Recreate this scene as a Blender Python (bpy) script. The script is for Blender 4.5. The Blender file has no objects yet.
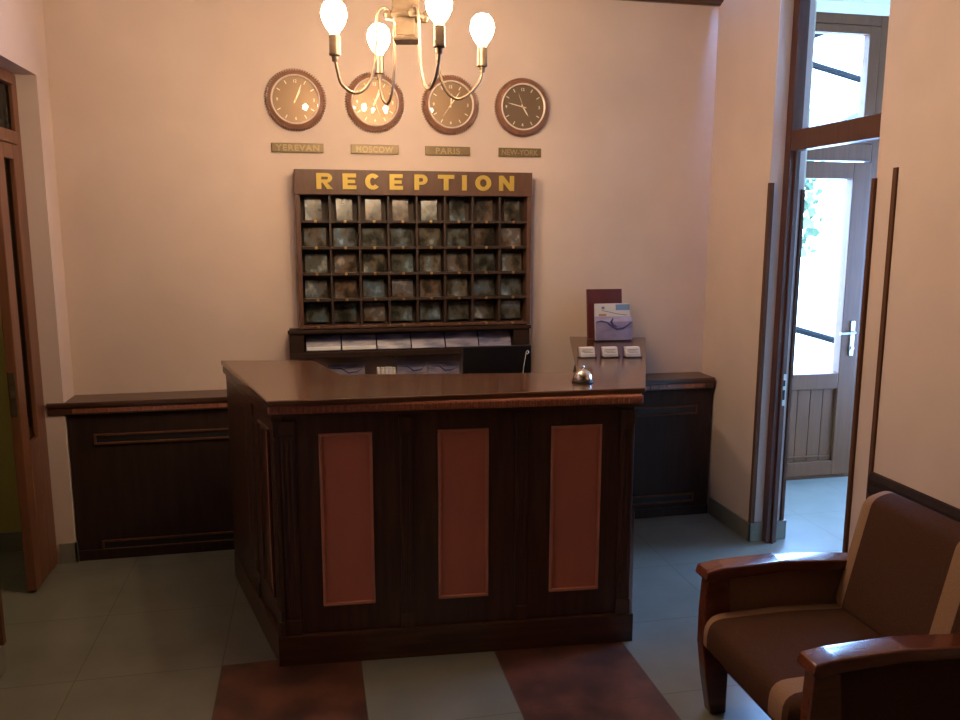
import bpy, bmesh, math, random
from mathutils import Vector, Matrix
random.seed(7)
S = bpy.context.scene
COL = S.collection
# ------------------------------------------------------------------ camera
psi, th, ro = 0.2085, 0.1633, 0.002
f = Vector((math.sin(psi)*math.cos(th), math.cos(psi)*math.cos(th), -math.sin(th)))
r = Vector((math.cos(psi), -math.sin(psi), 0)); u = r.cross(f)
r2 = r*math.cos(ro)+u*math.sin(ro); u2 = -r*math.sin(ro)+u*math.cos(ro)
cd = bpy.data.cameras.new('camera'); cam = bpy.data.objects.new('camera', cd); COL.objects.link(cam)
cam.matrix_world = Matrix(((r2.x, u2.x, -f.x, 0), (r2.y, u2.y, -f.y, 0), (r2.z, u2.z, -f.z, 1.6), (0, 0, 0, 1)))
cd.sensor_width = 36; cd.lens = 810/960*36; cd.clip_start = 0.05
S.camera = cam
# ------------------------------------------------------------------ world, exposure
W = bpy.data.worlds.new('world'); S.world = W; W.use_nodes = True
bgn = W.node_tree.nodes['Background']; bgn.inputs[0].default_value = (0.24, 0.48, 1.0, 1); bgn.inputs[1].default_value = 56.0
S.view_settings.view_transform = 'Standard'; S.view_settings.look = 'None'
S.view_settings.exposure = 0.0; S.view_settings.gamma = 1.0; S.view_settings.use_curve_mapping = False
BULB_STRENGTH = 225.0
def portal(name, loc, sx, sy, rot):
    l = bpy.data.lights.new(name, 'AREA'); l.shape = 'RECTANGLE'; l.size = sx; l.size_y = sy; l.cycles.is_portal = True
    o = bpy.data.objects.new(name, l); COL.objects.link(o); o.location = loc; o.rotation_euler = rot
portal('door_daylight_portal', (2.99, 4.56, 1.3), 0.62, 1.22, (math.pi/2*-1, 0, 0))
portal('side_window_daylight_portal', (4.74, 3.70, 1.21), 1.62, 1.24, (math.pi/2, 0, math.pi/2))
portal('window_daylight_portal', (2.99, 4.56, 2.45), 0.66, 0.66, (math.pi/2*-1, 0, 0))

# ------------------------------------------------------------------ materials
def mat(name, col, rough=0.6, metal=0.0, coat=0.0, spec=0.5, emis=None, es=0):
    m = bpy.data.materials.new(name); m.use_nodes = True
    b = m.node_tree.nodes['Principled BSDF']
    b.inputs['Base Color'].default_value = (*col, 1); b.inputs['Roughness'].default_value = rough
    b.inputs['Metallic'].default_value = metal; b.inputs['Coat Weight'].default_value = coat
    b.inputs['Coat Roughness'].default_value = 0.12; b.inputs['Specular IOR Level'].default_value = spec
    if emis: b.inputs['Emission Color'].default_value = (*emis, 1); b.inputs['Emission Strength'].default_value = es
    return m
def noisy(name, c1, c2, scale=(8, 8, 8), nscale=4, detail=4, rough=0.6, coat=0.0, spec=0.5, bump=0.0, metal=0, lo=.3, hi=.7, rand=False):
    m = mat(name, c1, rough, metal, coat, spec); t = m.node_tree; N = t.nodes; L = t.links; b = N['Principled BSDF']
    tc = N.new('ShaderNodeTexCoord'); mp = N.new('ShaderNodeMapping'); mp.inputs['Scale'].default_value = scale
    ns = N.new('ShaderNodeTexNoise'); ns.inputs['Scale'].default_value = nscale; ns.inputs['Detail'].default_value = detail
    cr = N.new('ShaderNodeValToRGB'); cr.color_ramp.elements[0].color = (*c1, 1); cr.color_ramp.elements[1].color = (*c2, 1)
    cr.color_ramp.elements[0].position = lo; cr.color_ramp.elements[1].position = hi
    L.new(tc.outputs['Object'], mp.inputs[0]); L.new(mp.outputs[0], ns.inputs['Vector']); L.new(ns.outputs['Fac'], cr.inputs[0]); L.new(cr.outputs[0], b.inputs['Base Color'])
    if bump:
        bp = N.new('ShaderNodeBump'); bp.inputs['Strength'].default_value = bump; bp.inputs['Distance'].default_value = 0.01
        L.new(ns.outputs['Fac'], bp.inputs['Height']); L.new(bp.outputs[0], b.inputs['Normal'])
    if rand:
        oi = N.new('ShaderNodeObjectInfo'); cm = N.new('ShaderNodeVectorMath'); cm.operation = 'SCALE'; cm.inputs[0].default_value = (37, 91, 53)
        L.new(oi.outputs['Random'], cm.inputs['Scale']); L.new(cm.outputs[0], mp.inputs['Location'])
    return m
M = {}
M['wall'] = noisy('cream_plaster', (0.60, 0.475, 0.42), (0.66, 0.525, 0.465), (1, 1, 1), 3, 6, 0.75, bump=0.05)
M['jamb_plaster'] = noisy('white_plaster', (0.74, 0.66, 0.60), (0.78, 0.70, 0.64), (1, 1, 1), 3, 6, 0.75)
M['cream_paint'] = noisy('cream_paint', (0.80, 0.76, 0.60), (0.84, 0.80, 0.64), (1, 1, 1), 3, 4, 0.6)
M['olive'] = noisy('olive_yellow_paint', (0.42, 0.35, 0.10), (0.47, 0.40, 0.12), (1, 1, 1), 3, 4, 0.6)
M['ceiling'] = noisy('ceiling_white', (0.50, 0.46, 0.41), (0.54, 0.50, 0.44), (1, 1, 1), 3, 4, 0.8)
M['skirt'] = noisy('grey_skirting_tile', (0.17, 0.17, 0.14), (0.21, 0.21, 0.18), (2, 2, 2), 4, 6, 0.35)
M['wood'] = noisy('dark_walnut_vertical', (0.042, 0.019, 0.012), (0.080, 0.038, 0.024), (9, 9, .7), 5, 6, 0.35, coat=0.15)
M['wood_h'] = noisy('dark_walnut_horizontal', (0.045, 0.018, 0.010), (0.085, 0.036, 0.020), (.7, 9, 9), 5, 6, 0.30, coat=0.2)
M['black_wood'] = noisy('wenge_panel', (0.022, 0.011, 0.008), (0.038, 0.019, 0.014), (8, 8, .8), 5, 6, 0.55, spec=.25)
M['top_wood'] = noisy('polished_counter_wood', (0.070, 0.030, 0.017), (0.115, 0.052, 0.030), (1.2, 7, 7), 4, 6, 0.22, coat=0.35)
M['carved'] = noisy('carved_red_wood', (0.23, 0.082, 0.05), (0.33, 0.125, 0.075), (20, 20, 20), 5, 4, 0.35, coat=0.2)
M['red_panel'] = noisy('terracotta_panel', (0.46, 0.150, 0.098), (0.52, 0.175, 0.115), (4, 4, 1.5), 3, 4, 0.45)
M['panel_trim'] = noisy('terracotta_moulding', (0.44, 0.18, 0.12), (0.52, 0.22, 0.15), (4, 4, 4), 3, 4, 0.4)
M['oak'] = noisy('orange_oak', (0.13, 0.048, 0.022), (0.20, 0.078, 0.036), (9, 9, .7), 5, 6, 0.4, coat=.1)
M['brown_pvc'] = noisy('golden_oak_door', (0.085, 0.030, 0.009), (0.115, 0.042, 0.013), (10, 10, .6), 5, 6, 0.5, spec=.25)
M['mahog'] = noisy('mahogany_frame', (0.062, 0.020, 0.012), (0.095, 0.032, 0.018), (9, 9, .8), 5, 5, 0.35, coat=.15)
M['guard'] = noisy('brown_corner_strip', (0.09, 0.038, 0.02), (0.12, 0.052, 0.028), (9, 9, 1), 5, 4, 0.65, spec=.2)
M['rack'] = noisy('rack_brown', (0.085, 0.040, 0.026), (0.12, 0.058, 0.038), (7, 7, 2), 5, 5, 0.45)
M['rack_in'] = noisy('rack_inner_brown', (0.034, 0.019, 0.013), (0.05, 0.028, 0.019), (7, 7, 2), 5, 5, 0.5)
M['gold'] = mat('gold_letter', (0.52, 0.37, 0.075), 0.42, 0.3)
M['brass'] = mat('brass', (0.75, 0.52, 0.25), 0.32, 1)
M['aged_brass'] = noisy('aged_brass', (0.16, 0.115, 0.078), (0.23, 0.165, 0.112), (6, 6, 6), 5, 4, 0.42, metal=.75)
M['plate'] = noisy('bronze_plate', (0.16, 0.11, 0.055), (0.20, 0.14, 0.07), (5, 20, 20), 4, 3, 0.42, metal=.3)
M['plate_text'] = mat('plate_lettering', (0.33, 0.25, 0.135), 0.4, 0.3)
M['clock_case'] = noisy('clock_case_brown', (0.22, 0.10, 0.06), (0.30, 0.14, 0.09), (8, 8, 8), 5, 4, 0.35, coat=.3)
M['bezel'] = mat('bezel_pale_metal', (0.88, 0.78, 0.70), 0.35, .35)
M['dial'] = mat('dial_bronze', (0.27, 0.17, 0.10), 0.40, 0.4)
M['dial_dark'] = mat('dial_dark_bronze', (0.20, 0.135, 0.085), 0.42, 0.4)
M['ivory'] = mat('hand_ivory', (0.92, 0.86, 0.70), 0.35, 0.1)
M['chrome'] = mat('chrome', (0.85, 0.82, 0.76), 0.12, 1)
M['steel'] = mat('brushed_steel', (0.6, 0.6, 0.6), 0.3, 1)
M['black'] = mat('black_plastic', (0.010, 0.009, 0.009), 0.55)
M['screen'] = mat('black_screen', (0.006, 0.006, 0.008), 0.35)
M['white'] = mat('white_plastic', (0.75, 0.74, 0.76), 0.45)
M['paper'] = mat('white_paper', (0.58, 0.57, 0.59), 0.6)
M['burgundy'] = noisy('burgundy_leatherette', (0.085, 0.012, 0.016), (0.11, 0.018, 0.022), (30, 30, 30), 6, 3, 0.5, bump=.1)
M['navy'] = mat('navy_print', (0.06, 0.06, 0.20), 0.4)
M['sky_print'] = mat('sky_blue_print', (0.16, 0.27, 0.48), 0.4)
M['grey_print'] = mat('grey_print', (0.20, 0.18, 0.18), 0.5)
M['rust_print'] = mat('rust_print', (0.45, 0.22, 0.10), 0.5)
M['brochure'] = noisy('violet_blue_brochure', (0.09, 0.095, 0.19), (0.30, 0.28, 0.40), (3, 3, 14), 3, 3, 0.35, lo=.35, hi=.62, rand=True)
M['brochure_pale'] = noisy('lilac_brochure', (0.30, 0.27, 0.48), (0.48, 0.44, 0.66), (3, 3, 7), 3, 3, 0.35, lo=.35, hi=.65)
M['fab_brown'] = noisy('brown_chair_fabric', (0.050, 0.021, 0.013), (0.085, 0.038, 0.024), (60, 60, 60), 6, 3, 0.95, spec=.15, bump=.35)
M['fab_tan'] = noisy('tan_chair_fabric', (0.24, 0.14, 0.085), (0.34, 0.20, 0.125), (60, 60, 60), 6, 3, 0.95, spec=.15, bump=.35)
M['chair_wood'] = noisy('cherry_chair_wood', (0.095, 0.023, 0.011), (0.14, 0.038, 0.019), (2, 9, 9), 5, 5, 0.22, coat=.6)
M['out_yellow'] = mat('ochre_render', (0.35, 0.20, 0.035), 0.8)
M['out_metal'] = mat('black_painted_metal', (0.007, 0.007, 0.007), 0.9, 0, spec=.05)
M['out_roof'] = noisy('slate_roof', (0.012, 0.012, 0.012), (0.02, 0.02, 0.018), (3, 3, 3), 5, 3, 0.6)
M['out_wall'] = mat('pale_render', (0.8, 0.78, 0.7), 0.8)
M['leaf'] = noisy('leaves', (0.03, 0.05, 0.015), (0.06, 0.085, 0.03), (3, 3, 3), 5, 3, 0.7)
M['bark'] = noisy('bark', (0.09, 0.06, 0.04), (0.14, 0.1, 0.07), (9, 9, 2), 5, 3, 0.9)
M['ground'] = noisy('paved_ground', (0.45, 0.44, 0.42), (0.55, 0.54, 0.5), (2, 2, 2), 5, 3, 0.85)
# bulb glass, window glass
M['bulb'] = mat('glowing_bulb_glass', (1, 0.9, 0.75), 0.4, emis=(1.0, 0.70, 0.42), es=BULB_STRENGTH)
M['fill_lamp_glow'] = mat('frosted_fill_lamp_glow', (1, .95, .85), .5, emis=(1, .8, .55), es=16)  # glow of the lamp added to light the side room
def glassmat(name, tint=(1, 1, 1), gl=0.08):
    m = bpy.data.materials.new(name); m.use_nodes = True; t = m.node_tree; N = t.nodes; N.clear()
    o = N.new('ShaderNodeOutputMaterial'); mx = N.new('ShaderNodeMixShader'); tr = N.new('ShaderNodeBsdfTransparent'); gs = N.new('ShaderNodeBsdfGlossy')
    tr.inputs[0].default_value = (*tint, 1); gs.inputs['Roughness'].default_value = 0.03
    lw0 = N.new('ShaderNodeLayerWeight'); lw0.inputs[0].default_value = .5; pw = N.new('ShaderNodeMath'); pw.operation = 'POWER'; pw.inputs[1].default_value = 5
    lw = N.new('ShaderNodeMath'); lw.operation = 'MULTIPLY_ADD'; lw.inputs[1].default_value = .35; lw.inputs[2].default_value = gl*.2
    t.links.new(lw0.outputs['Facing'], pw.inputs[0]); t.links.new(pw.outputs[0], lw.inputs[0])
    t.links.new(lw.outputs[0], mx.inputs[0]); t.links.new(tr.outputs[0], mx.inputs[1]); t.links.new(gs.outputs[0], mx.inputs[2]); t.links.new(mx.outputs[0], o.inputs[0])
    return m
M['glass'] = glassmat('clear_glass'); M['clock_glass'] = glassmat('clock_glass', (1, 1, 1), .2); M['smoke_glass'] = glassmat('dark_glass', (.35, .37, .32), .2)
M['acrylic'] = glassmat('clear_acrylic', (.88, .88, .92), .25)
# picture cards: varied small prints, different on each card
def cardmat():
    m = mat('picture_print', (.3, .3, .3), 0.22, spec=.6); t = m.node_tree; N = t.nodes; L = t.links; b = N['Principled BSDF']
    tc = N.new('ShaderNodeTexCoord'); oi = N.new('ShaderNodeObjectInfo'); sc = N.new('ShaderNodeVectorMath'); sc.operation = 'SCALE'; sc.inputs[0].default_value = (57, 23, 91)
    ad = N.new('ShaderNodeVectorMath'); mp = N.new('ShaderNodeMapping'); mp.inputs['Scale'].default_value = (11, 8, 9)
    L.new(oi.outputs['Random'], sc.inputs['Scale']); L.new(tc.outputs['Object'], mp.inputs[0]); L.new(mp.outputs[0], ad.inputs[0]); L.new(sc.outputs[0], ad.inputs[1])
    ns = N.new('ShaderNodeTexNoise'); ns.inputs['Scale'].default_value = 1.3; ns.inputs['Detail'].default_value = 3.5; L.new(ad.outputs[0], ns.inputs['Vector'])
    cr = N.new('ShaderNodeValToRGB'); e = cr.color_ramp.elements
    e[0].position = .32; e[0].color = (.02, .02, .017, 1); e[1].position = .74; e[1].color = (.46, .46, .48, 1)
    x = e.new(.44); x.color = (.06, .055, .045, 1); x = e.new(.52); x.color = (.14, .115, .095, 1); x = e.new(.6); x.color = (.11, .15, .19, 1)
    L.new(ns.outputs['Fac'], cr.inputs[0])
    mx = N.new('ShaderNodeMix'); mx.data_type = 'RGBA'; mx.blend_type = 'MULTIPLY'; mx.inputs[0].default_value = .8
    c2 = N.new('ShaderNodeValToRGB'); c2.color_ramp.interpolation = 'CONSTANT'; q = c2.color_ramp.elements
    q[0].color = (.75, .72, .68, 1); q[1].position = .25; q[1].color = (.55, .72, .85, 1)
    for p, c in ((.4, (.85, .6, .45, 1)), (.55, (.62, .62, .5, 1)), (.7, (.45, .55, .55, 1)), (.85, (.8, .62, .55, 1))): z = q.new(p); z.color = c
    L.new(oi.outputs['Random'], c2.inputs[0]); L.new(cr.outputs[0], mx.inputs[6]); L.new(c2.outputs[0], mx.inputs[7]); L.new(mx.outputs[2], b.inputs['Base Color'])
    b.inputs['Roughness'].default_value = .2
    return m
M['card'] = cardmat()
# floor tiles: pale grey-beige tile and red-brown tile with the same grout grid
TX, TY, TS = 0.147, 2.90, 0.503
def tilemat(name, c1, c2, grout, rough, nsc, cloudy=0):
    m = mat(name, c1, rough); t = m.node_tree; N = t.nodes; L = t.links; b = N['Principled BSDF']
    g = N.new('ShaderNodeNewGeometry'); sp = N.new('ShaderNodeSeparateXYZ'); L.new(g.outputs['Position'], sp.inputs[0])
    masks = []
    for ax, o in (('X', TX), ('Y', TY)):
        a = N.new('ShaderNodeMath'); a.operation = 'SUBTRACT'; L.new(sp.outputs[ax], a.inputs[0]); a.inputs[1].default_value = o - 40*TS - TS/2
        d = N.new('ShaderNodeMath'); d.operation = 'MODULO'; L.new(a.outputs[0], d.inputs[0]); d.inputs[1].default_value = TS
        s = N.new('ShaderNodeMath'); s.operation = 'SUBTRACT'; L.new(d.outputs[0], s.inputs[0]); s.inputs[1].default_value = TS/2
        ab = N.new('ShaderNodeMath'); ab.operation = 'ABSOLUTE'; L.new(s.outputs[0], ab.inputs[0])
        c = N.new('ShaderNodeMath'); c.operation = 'LESS_THAN'; L.new(ab.outputs[0], c.inputs[0]); c.inputs[1].default_value = 0.0017
        masks.append(c)
    mx = N.new('ShaderNodeMath'); mx.operation = 'MAXIMUM'; L.new(masks[0].outputs[0], mx.inputs[0]); L.new(masks[1].outputs[0], mx.inputs[1])
    ns = N.new('ShaderNodeTexNoise'); ns.inputs['Scale'].default_value = nsc; ns.inputs['Detail'].default_value = 5; L.new(g.outputs['Position'], ns.inputs['Vector'])
    cr = N.new('ShaderNodeValToRGB'); cr.color_ramp.elements[0].color = (*c1, 1); cr.color_ramp.elements[1].color = (*c2, 1)
    cr.color_ramp.elements[0].position = .35; cr.color_ramp.elements[1].position = .65
    L.new(ns.outputs['Fac'], cr.inputs[0])
    mc = N.new('ShaderNodeMix'); mc.data_type = 'RGBA'; L.new(mx.outputs[0], mc.inputs[0]); L.new(cr.outputs[0], mc.inputs[6]); mc.inputs[7].default_value = (*grout, 1)
    L.new(mc.outputs[2], b.inputs['Base Color'])
    return m
M['tile'] = tilemat('pale_floor_tile', (0.142, 0.140, 0.116), (0.166, 0.163, 0.137), (0.075, 0.07, 0.055), 0.33, 6)
M['red_tile'] = tilemat('red_brown_floor_tile', (0.045, 0.018, 0.014), (0.125, 0.045, 0.028), (0.05, 0.03, 0.02), 0.38, 7)

# ------------------------------------------------------------------ mesh helpers
class MB:
    def __init__(s): s.b = bmesh.new()
    def box(s, x0, x1, y0, y1, z0, z1, bev=0.0, seg=2):
        t = bmesh.new(); bmesh.ops.create_cube(t, size=1)
        for v in t.verts: v.co = Vector(((x0+x1)/2+v.co.x*(x1-x0), (y0+y1)/2+v.co.y*(y1-y0), (z0+z1)/2+v.co.z*(z1-z0)))
        if bev: bmesh.ops.bevel(t, geom=t.edges[:], offset=bev, segments=seg, affect='EDGES', profile=.6)
        return s.add(t)
    def add(s, t, mtx=None):
        if mtx is not None: bmesh.ops.transform(t, matrix=mtx, verts=t.verts)
        me = bpy.data.meshes.new('tmp'); t.to_mesh(me); t.free(); s.b.from_mesh(me); bpy.data.meshes.remove(me); return s
    def obox(s, p, t, n, a0, a1, d0, d1, z0, z1, bev=0.0):
        """box along unit vector t from p: a along t, d along n, z up"""
        b = bmesh.new(); bmesh.ops.create_cube(b, size=1)
        for v in b.verts:
            a = (a0+a1)/2+v.co.x*(a1-a0); d = (d0+d1)/2+v.co.y*(d1-d0); z = (z0+z1)/2+v.co.z*(z1-z0)
            v.co = Vector((p[0]+t[0]*a+n[0]*d, p[1]+t[1]*a+n[1]*d, z))
        bmesh.ops.recalc_face_normals(b, faces=b.faces)
        if bev: bmesh.ops.bevel(b, geom=b.edges[:], offset=bev, segments=2, affect='EDGES', profile=.6)
        return s.add(b)
    def prism(s, pts, z0, z1, bev=0.0, seg=2):
        b = bmesh.new(); lo = [b.verts.new((x, y, z0)) for x, y in pts]; hi = [b.verts.new((x, y, z1)) for x, y in pts]
        b.faces.new(lo[::-1]); b.faces.new(hi); n = len(pts)
        for i in range(n): b.faces.new((lo[i], lo[(i+1) % n], hi[(i+1) % n], hi[i]))
        bmesh.ops.recalc_face_normals(b, faces=b.faces)
        if bev: bmesh.ops.bevel(b, geom=b.edges[:], offset=bev, segments=seg, affect='EDGES', profile=.6)
        return s.add(b)
    def extr(s, pts, axis, a0, a1, bev=0.0, seg=2):
        """polygon in the plane normal to axis ('y': pts are x,z ; 'x': pts are y,z) extruded a0..a1"""
        b = bmesh.new(); mk = (lambda p, a: (p[0], a, p[1])) if axis == 'y' else (lambda p, a: (a, p[0], p[1]))
        lo = [b.verts.new(mk(p, a0)) for p in pts]; hi = [b.verts.new(mk(p, a1)) for p in pts]; n = len(pts)
        b.faces.new(lo); b.faces.new(hi[::-1])
        for i in range(n): b.faces.new((lo[i], hi[i], hi[(i+1) % n], lo[(i+1) % n]))
        bmesh.ops.recalc_face_normals(b, faces=b.faces)
        if bev: bmesh.ops.bevel(b, geom=b.edges[:], offset=bev, segments=seg, affect='EDGES', profile=.6)
        return s.add(b)
    def lathe(s, prof, mtx=Matrix(), n=40, ribs=None):
        b = bmesh.new(); rings = []
        for rr, z in prof:
            if rr < 1e-6: rings.append([b.verts.new((0, 0, z))]); continue
            rings.append([b.verts.new((rr*math.cos(2*math.pi*i/n), rr*math.sin(2*math.pi*i/n), z)) for i in range(n)])
        for A, B in zip(rings, rings[1:]):
            for i in range(n):
                j = (i+1) % n
                if len(A) == 1 and len(B) == 1: continue
                if len(A) == 1: b.faces.new((A[0], B[i], B[j]))
                elif len(B) == 1: b.faces.new((A[i], A[j], B[0]))
                else: b.faces.new((A[i], A[j], B[j], B[i]))
        bmesh.ops.recalc_face_normals(b, faces=b.faces)
        return s.add(b, mtx)
    def tube(s, pts, rad, n=10, closed=False):
        b = bmesh.new(); pts = [Vector(p) for p in pts]; rings = []; up = Vector((0.13, 0.21, 0.97)).normalized(); N = len(pts)
        for i, p in enumerate(pts):
            a = pts[(i-1) % N] if (closed or i > 0) else p; c = pts[(i+1) % N] if (closed or i < N-1) else p
            t = (c-a).normalized(); x = up-t*up.dot(t)
            if x.length < .05: x = Vector((1, 0, 0))-t*t.x
            x.normalize(); y = t.cross(x); up = x
            rd = rad[i] if isinstance(rad, (list, tuple)) else rad
            rings.append([b.verts.new(p+x*math.cos(2*math.pi*k/n)*rd+y*math.sin(2*math.pi*k/n)*rd) for k in range(n)])
        pr = list(zip(rings, rings[1:])) + ([(rings[-1], rings[0])] if closed else [])
        for A, B in pr:
            for i in range(n): b.faces.new((A[i], A[(i+1) % n], B[(i+1) % n], B[i]))
        if not closed: b.faces.new(rings[0][::-1]); b.faces.new(rings[-1])
        bmesh.ops.recalc_face_normals(b, faces=b.faces)
        return s.add(b)
    def rotate(s, mtx): bmesh.ops.transform(s.b, matrix=mtx, verts=s.b.verts); return s
def origin_of(o):
    v = Vector((0, 0, 0))
    while o: v += o.location; o = o.parent
    return v
def link(name, mb, m, parent=None, at=None, smooth=False, rz=0):
    """mb is in world coordinates; the object's origin goes to its parent's base (or at)"""
    base = origin_of(parent) if parent else Vector(at or (0, 0, 0))
    me = bpy.data.meshes.new(name); bm = mb.b
    bmesh.ops.translate(bm, vec=-base, verts=bm.verts); bm.to_mesh(me); bm.free()
    for mm in (m if isinstance(m, (list, tuple)) else [m]): me.materials.append(M[mm])
    if smooth:
        for p in me.polygons: p.use_smooth = True
        try: me.set_sharp_from_angle(angle=math.radians(38))
        except Exception: pass
    o = bpy.data.objects.new(name, me); COL.objects.link(o)
    if parent: o.parent = parent
    else: o.location = base
    return o
def tag(o, label, cat, group=None):
    o['label'] = label; o['category'] = cat
    if group: o['group'] = group
    return o
def thing(name, label, cat, loc, group=None):
    o = bpy.data.objects.new(name, None); COL.objects.link(o); o.location = loc; o.empty_display_size = .1
    return tag(o, label, cat, group)
def sroot(name, loc=(0, 0, 0)):
    o = bpy.data.objects.new(name, None); COL.objects.link(o); o.location = loc; o['kind'] = 'structure'; return o
def struct(name, mb, m, parent=None):
    o = link(name, mb, m, parent)
    if not parent: o['kind'] = 'structure'
    return o
def copy_tree(o, parent=None):
    c = o.copy(); COL.objects.link(c); c.parent = parent
    for ch in list(o.children): copy_tree(ch, c)
    return c
def text_bm(txt, size, depth, fat=0.0, sx=1.0, space=1.0):
    c = bpy.data.curves.new('t', 'FONT'); c.body = txt; c.size = size; c.extrude = depth; c.offset = fat; c.space_character = space
    c.align_x = 'CENTER'; c.align_y = 'CENTER'
    o = bpy.data.objects.new('t', c); COL.objects.link(o); bpy.context.view_layer.update()
    me = bpy.data.meshes.new_from_object(o.evaluated_get(bpy.context.evaluated_depsgraph_get()))
    b = bmesh.new(); b.from_mesh(me); bpy.data.meshes.remove(me); bpy.data.objects.remove(o); bpy.data.curves.remove(c)
    xs = [v.co.x for v in b.verts]; ys = [v.co.y for v in b.verts]; cx = (min(xs)+max(xs))/2; cy = (min(ys)+max(ys))/2
    for v in b.verts: v.co.x = (v.co.x-cx)*sx; v.co.y -= cy
    return b
FRONT = Matrix.Rotation(math.pi/2, 4, 'X')   # text/lathe axis z -> facing -Y (towards the viewer)

# ------------------------------------------------------------------ setting
YB, XL, XR, ZC = 4.20, -1.136, 2.185, 2.80
# floor: grid of tiles, red-brown where the photo shows them
b = bmesh.new()
i0, i1, j0, j1 = -7, 10, -14, 4
vs = {}
def gv(i, j):
    if (i, j) not in vs: vs[(i, j)] = b.verts.new((max(-3.3, min(4.72, TX+i*TS)), max(-4.0, min(4.62, TY+j*TS)), 0))
    return vs[(i, j)]
for i in range(i0, i1):
    for j in range(j0, j1):
        fc = b.faces.new((gv(i, j), gv(i+1, j), gv(i+1, j+1), gv(i, j+1)))
        if j < 0 and i in (-1, 1): fc.material_index = 1
m_ = MB(); m_.b.free(); m_.b = b
struct('floor', m_, ['tile', 'red_tile'])
struct('wall_back', MB().box(-1.30, 2.365, YB, YB+.22, 0, 2.95), 'wall')
# left wall with its doorway (Y 3.03..4.02, up to z 2.25)
lw = MB(); lw.box(-1.31, XL, 4.02, YB, 0, 2.95); lw.box(-1.31, XL, 3.03, 4.02, 2.25, 2.95); lw.box(-1.31, XL, -4.0, 3.03, 0, 2.95)
struct('wall_left', lw, 'wall')
# right wall: far part, head over the opening, near part standing 3 cm proud
rw = MB(); rw.box(XR, 2.365, 3.605, YB, 0, 2.95); rw.box(XR, 2.365, 2.85, 3.605, 2.74, 2.95); rw.box(XR, 2.365, 2.70, 2.85, 0, 2.95); rw.box(2.155, 2.365, -4.0, 2.70, 0, 2.95)
struct('wall_right', rw, 'wall')
struct('wall_front', MB().box(-1.31, 2.365, -4.2, -4.0, 0, 2.95), 'wood')
struct('ceiling', MB().box(XL, 2.155, -4.0, YB, ZC, 2.95), 'ceiling')
# vestibule
ve = MB(); ve.box(2.365, 2.58, 4.46, 4.62, 0, 2.95); ve.box(3.50, 4.72, 4.46, 4.62, 0, 2.95); ve.box(2.58, 3.50, 4.46, 4.62, 2.84, 2.95)
struct('wall_vestibule_back', ve, 'cream_paint')
struct('wall_vestibule_right', MB().box(4.60, 4.72, 1.2, 3.02, 0, 2.95).box(4.60, 4.72, 4.36, 4.46, 0, 2.95).box(4.60, 4.72, 3.02, 4.36, 2.05, 2.95).box(4.60, 4.72, 3.02, 4.36, 0, .36), 'wall')
w2 = sroot('window_2', (4.66, 3.3, .36))
wf = MB(); wf.box(4.63, 4.69, 3.02, 3.08, .36, 2.05, .004).box(4.63, 4.69, 4.30, 4.36, .36, 2.05, .004).box(4.63, 4.69, 3.08, 4.30, .36, .42, .004).box(4.63, 4.69, 3.08, 4.30, 1.99, 2.05, .004).box(4.635, 4.685, 3.665, 3.715, .42, 1.99, .004)
struct('window_frame', wf, 'brown_pvc', w2)
struct('glass_pane', MB().box(4.657, 4.663, 3.08, 3.665, .42, 1.99), 'glass', w2); struct('glass_pane', MB().box(4.657, 4.663, 3.715, 4.30, .42, 1.99), 'glass', w2)
struct('wall_vestibule_front', MB().box(2.365, 4.72, 1.05, 1.2, 0, 2.95), 'cream_paint')
struct('wall_vestibule_left', MB().box(2.366, 2.374, 3.605, 4.46, 0, 2.94), 'cream_paint')
struct('ceiling_vestibule', MB().box(2.365, 4.60, 1.2, 4.46, 2.90, 2.95), 'ceiling')
# side room behind the left doorway
struct('wall_side_room_back', MB().box(-3.3, -1.31, 4.23, 4.4, 0, 2.95), 'olive')
struct('wall_side_room_left', MB().box(-3.42, -3.3, 1.2, 4.4, 0, 2.95), 'olive')
struct('wall_side_room_front', MB().box(-3.3, -1.31, 1.05, 1.2, 0, 2.95), 'olive')
struct('ceiling_side_room', MB().box(-3.3, -1.31, 1.2, 4.23, 2.80, 2.95), 'ceiling')
sl_ = thing('added_fill_lamp', 'added unseen fill lamp on the side room ceiling beyond the left doorway', 'lamp', (-2.2, 2.9, 2.8))  # invented lamp out of view, added to brighten the side room
link('base', MB().lathe([(0, 2.799), (.15, 2.799), (.15, 2.78), (0, 2.78)], Matrix.Translation((-2.2, 2.9, 0)), 32), 'white', sl_)
link('shade', MB().lathe([(.14, 2.78), (.13, 2.73), (.08, 2.70), (0, 2.69)], Matrix.Translation((-2.2, 2.9, 0)), 32), 'fill_lamp_glow', sl_, smooth=True)
# crown moulding
cm = MB(); prof = [(YB, 2.758), (YB-.018, 2.758), (YB-.024, 2.764), (YB-.045, 2.772), (YB-.06, 2.785), (YB-.06, 2.80), (YB, 2.80)]
cm.extr(prof, 'x', XL, XR); struct('trim_1', cm, 'wood_h')
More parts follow.
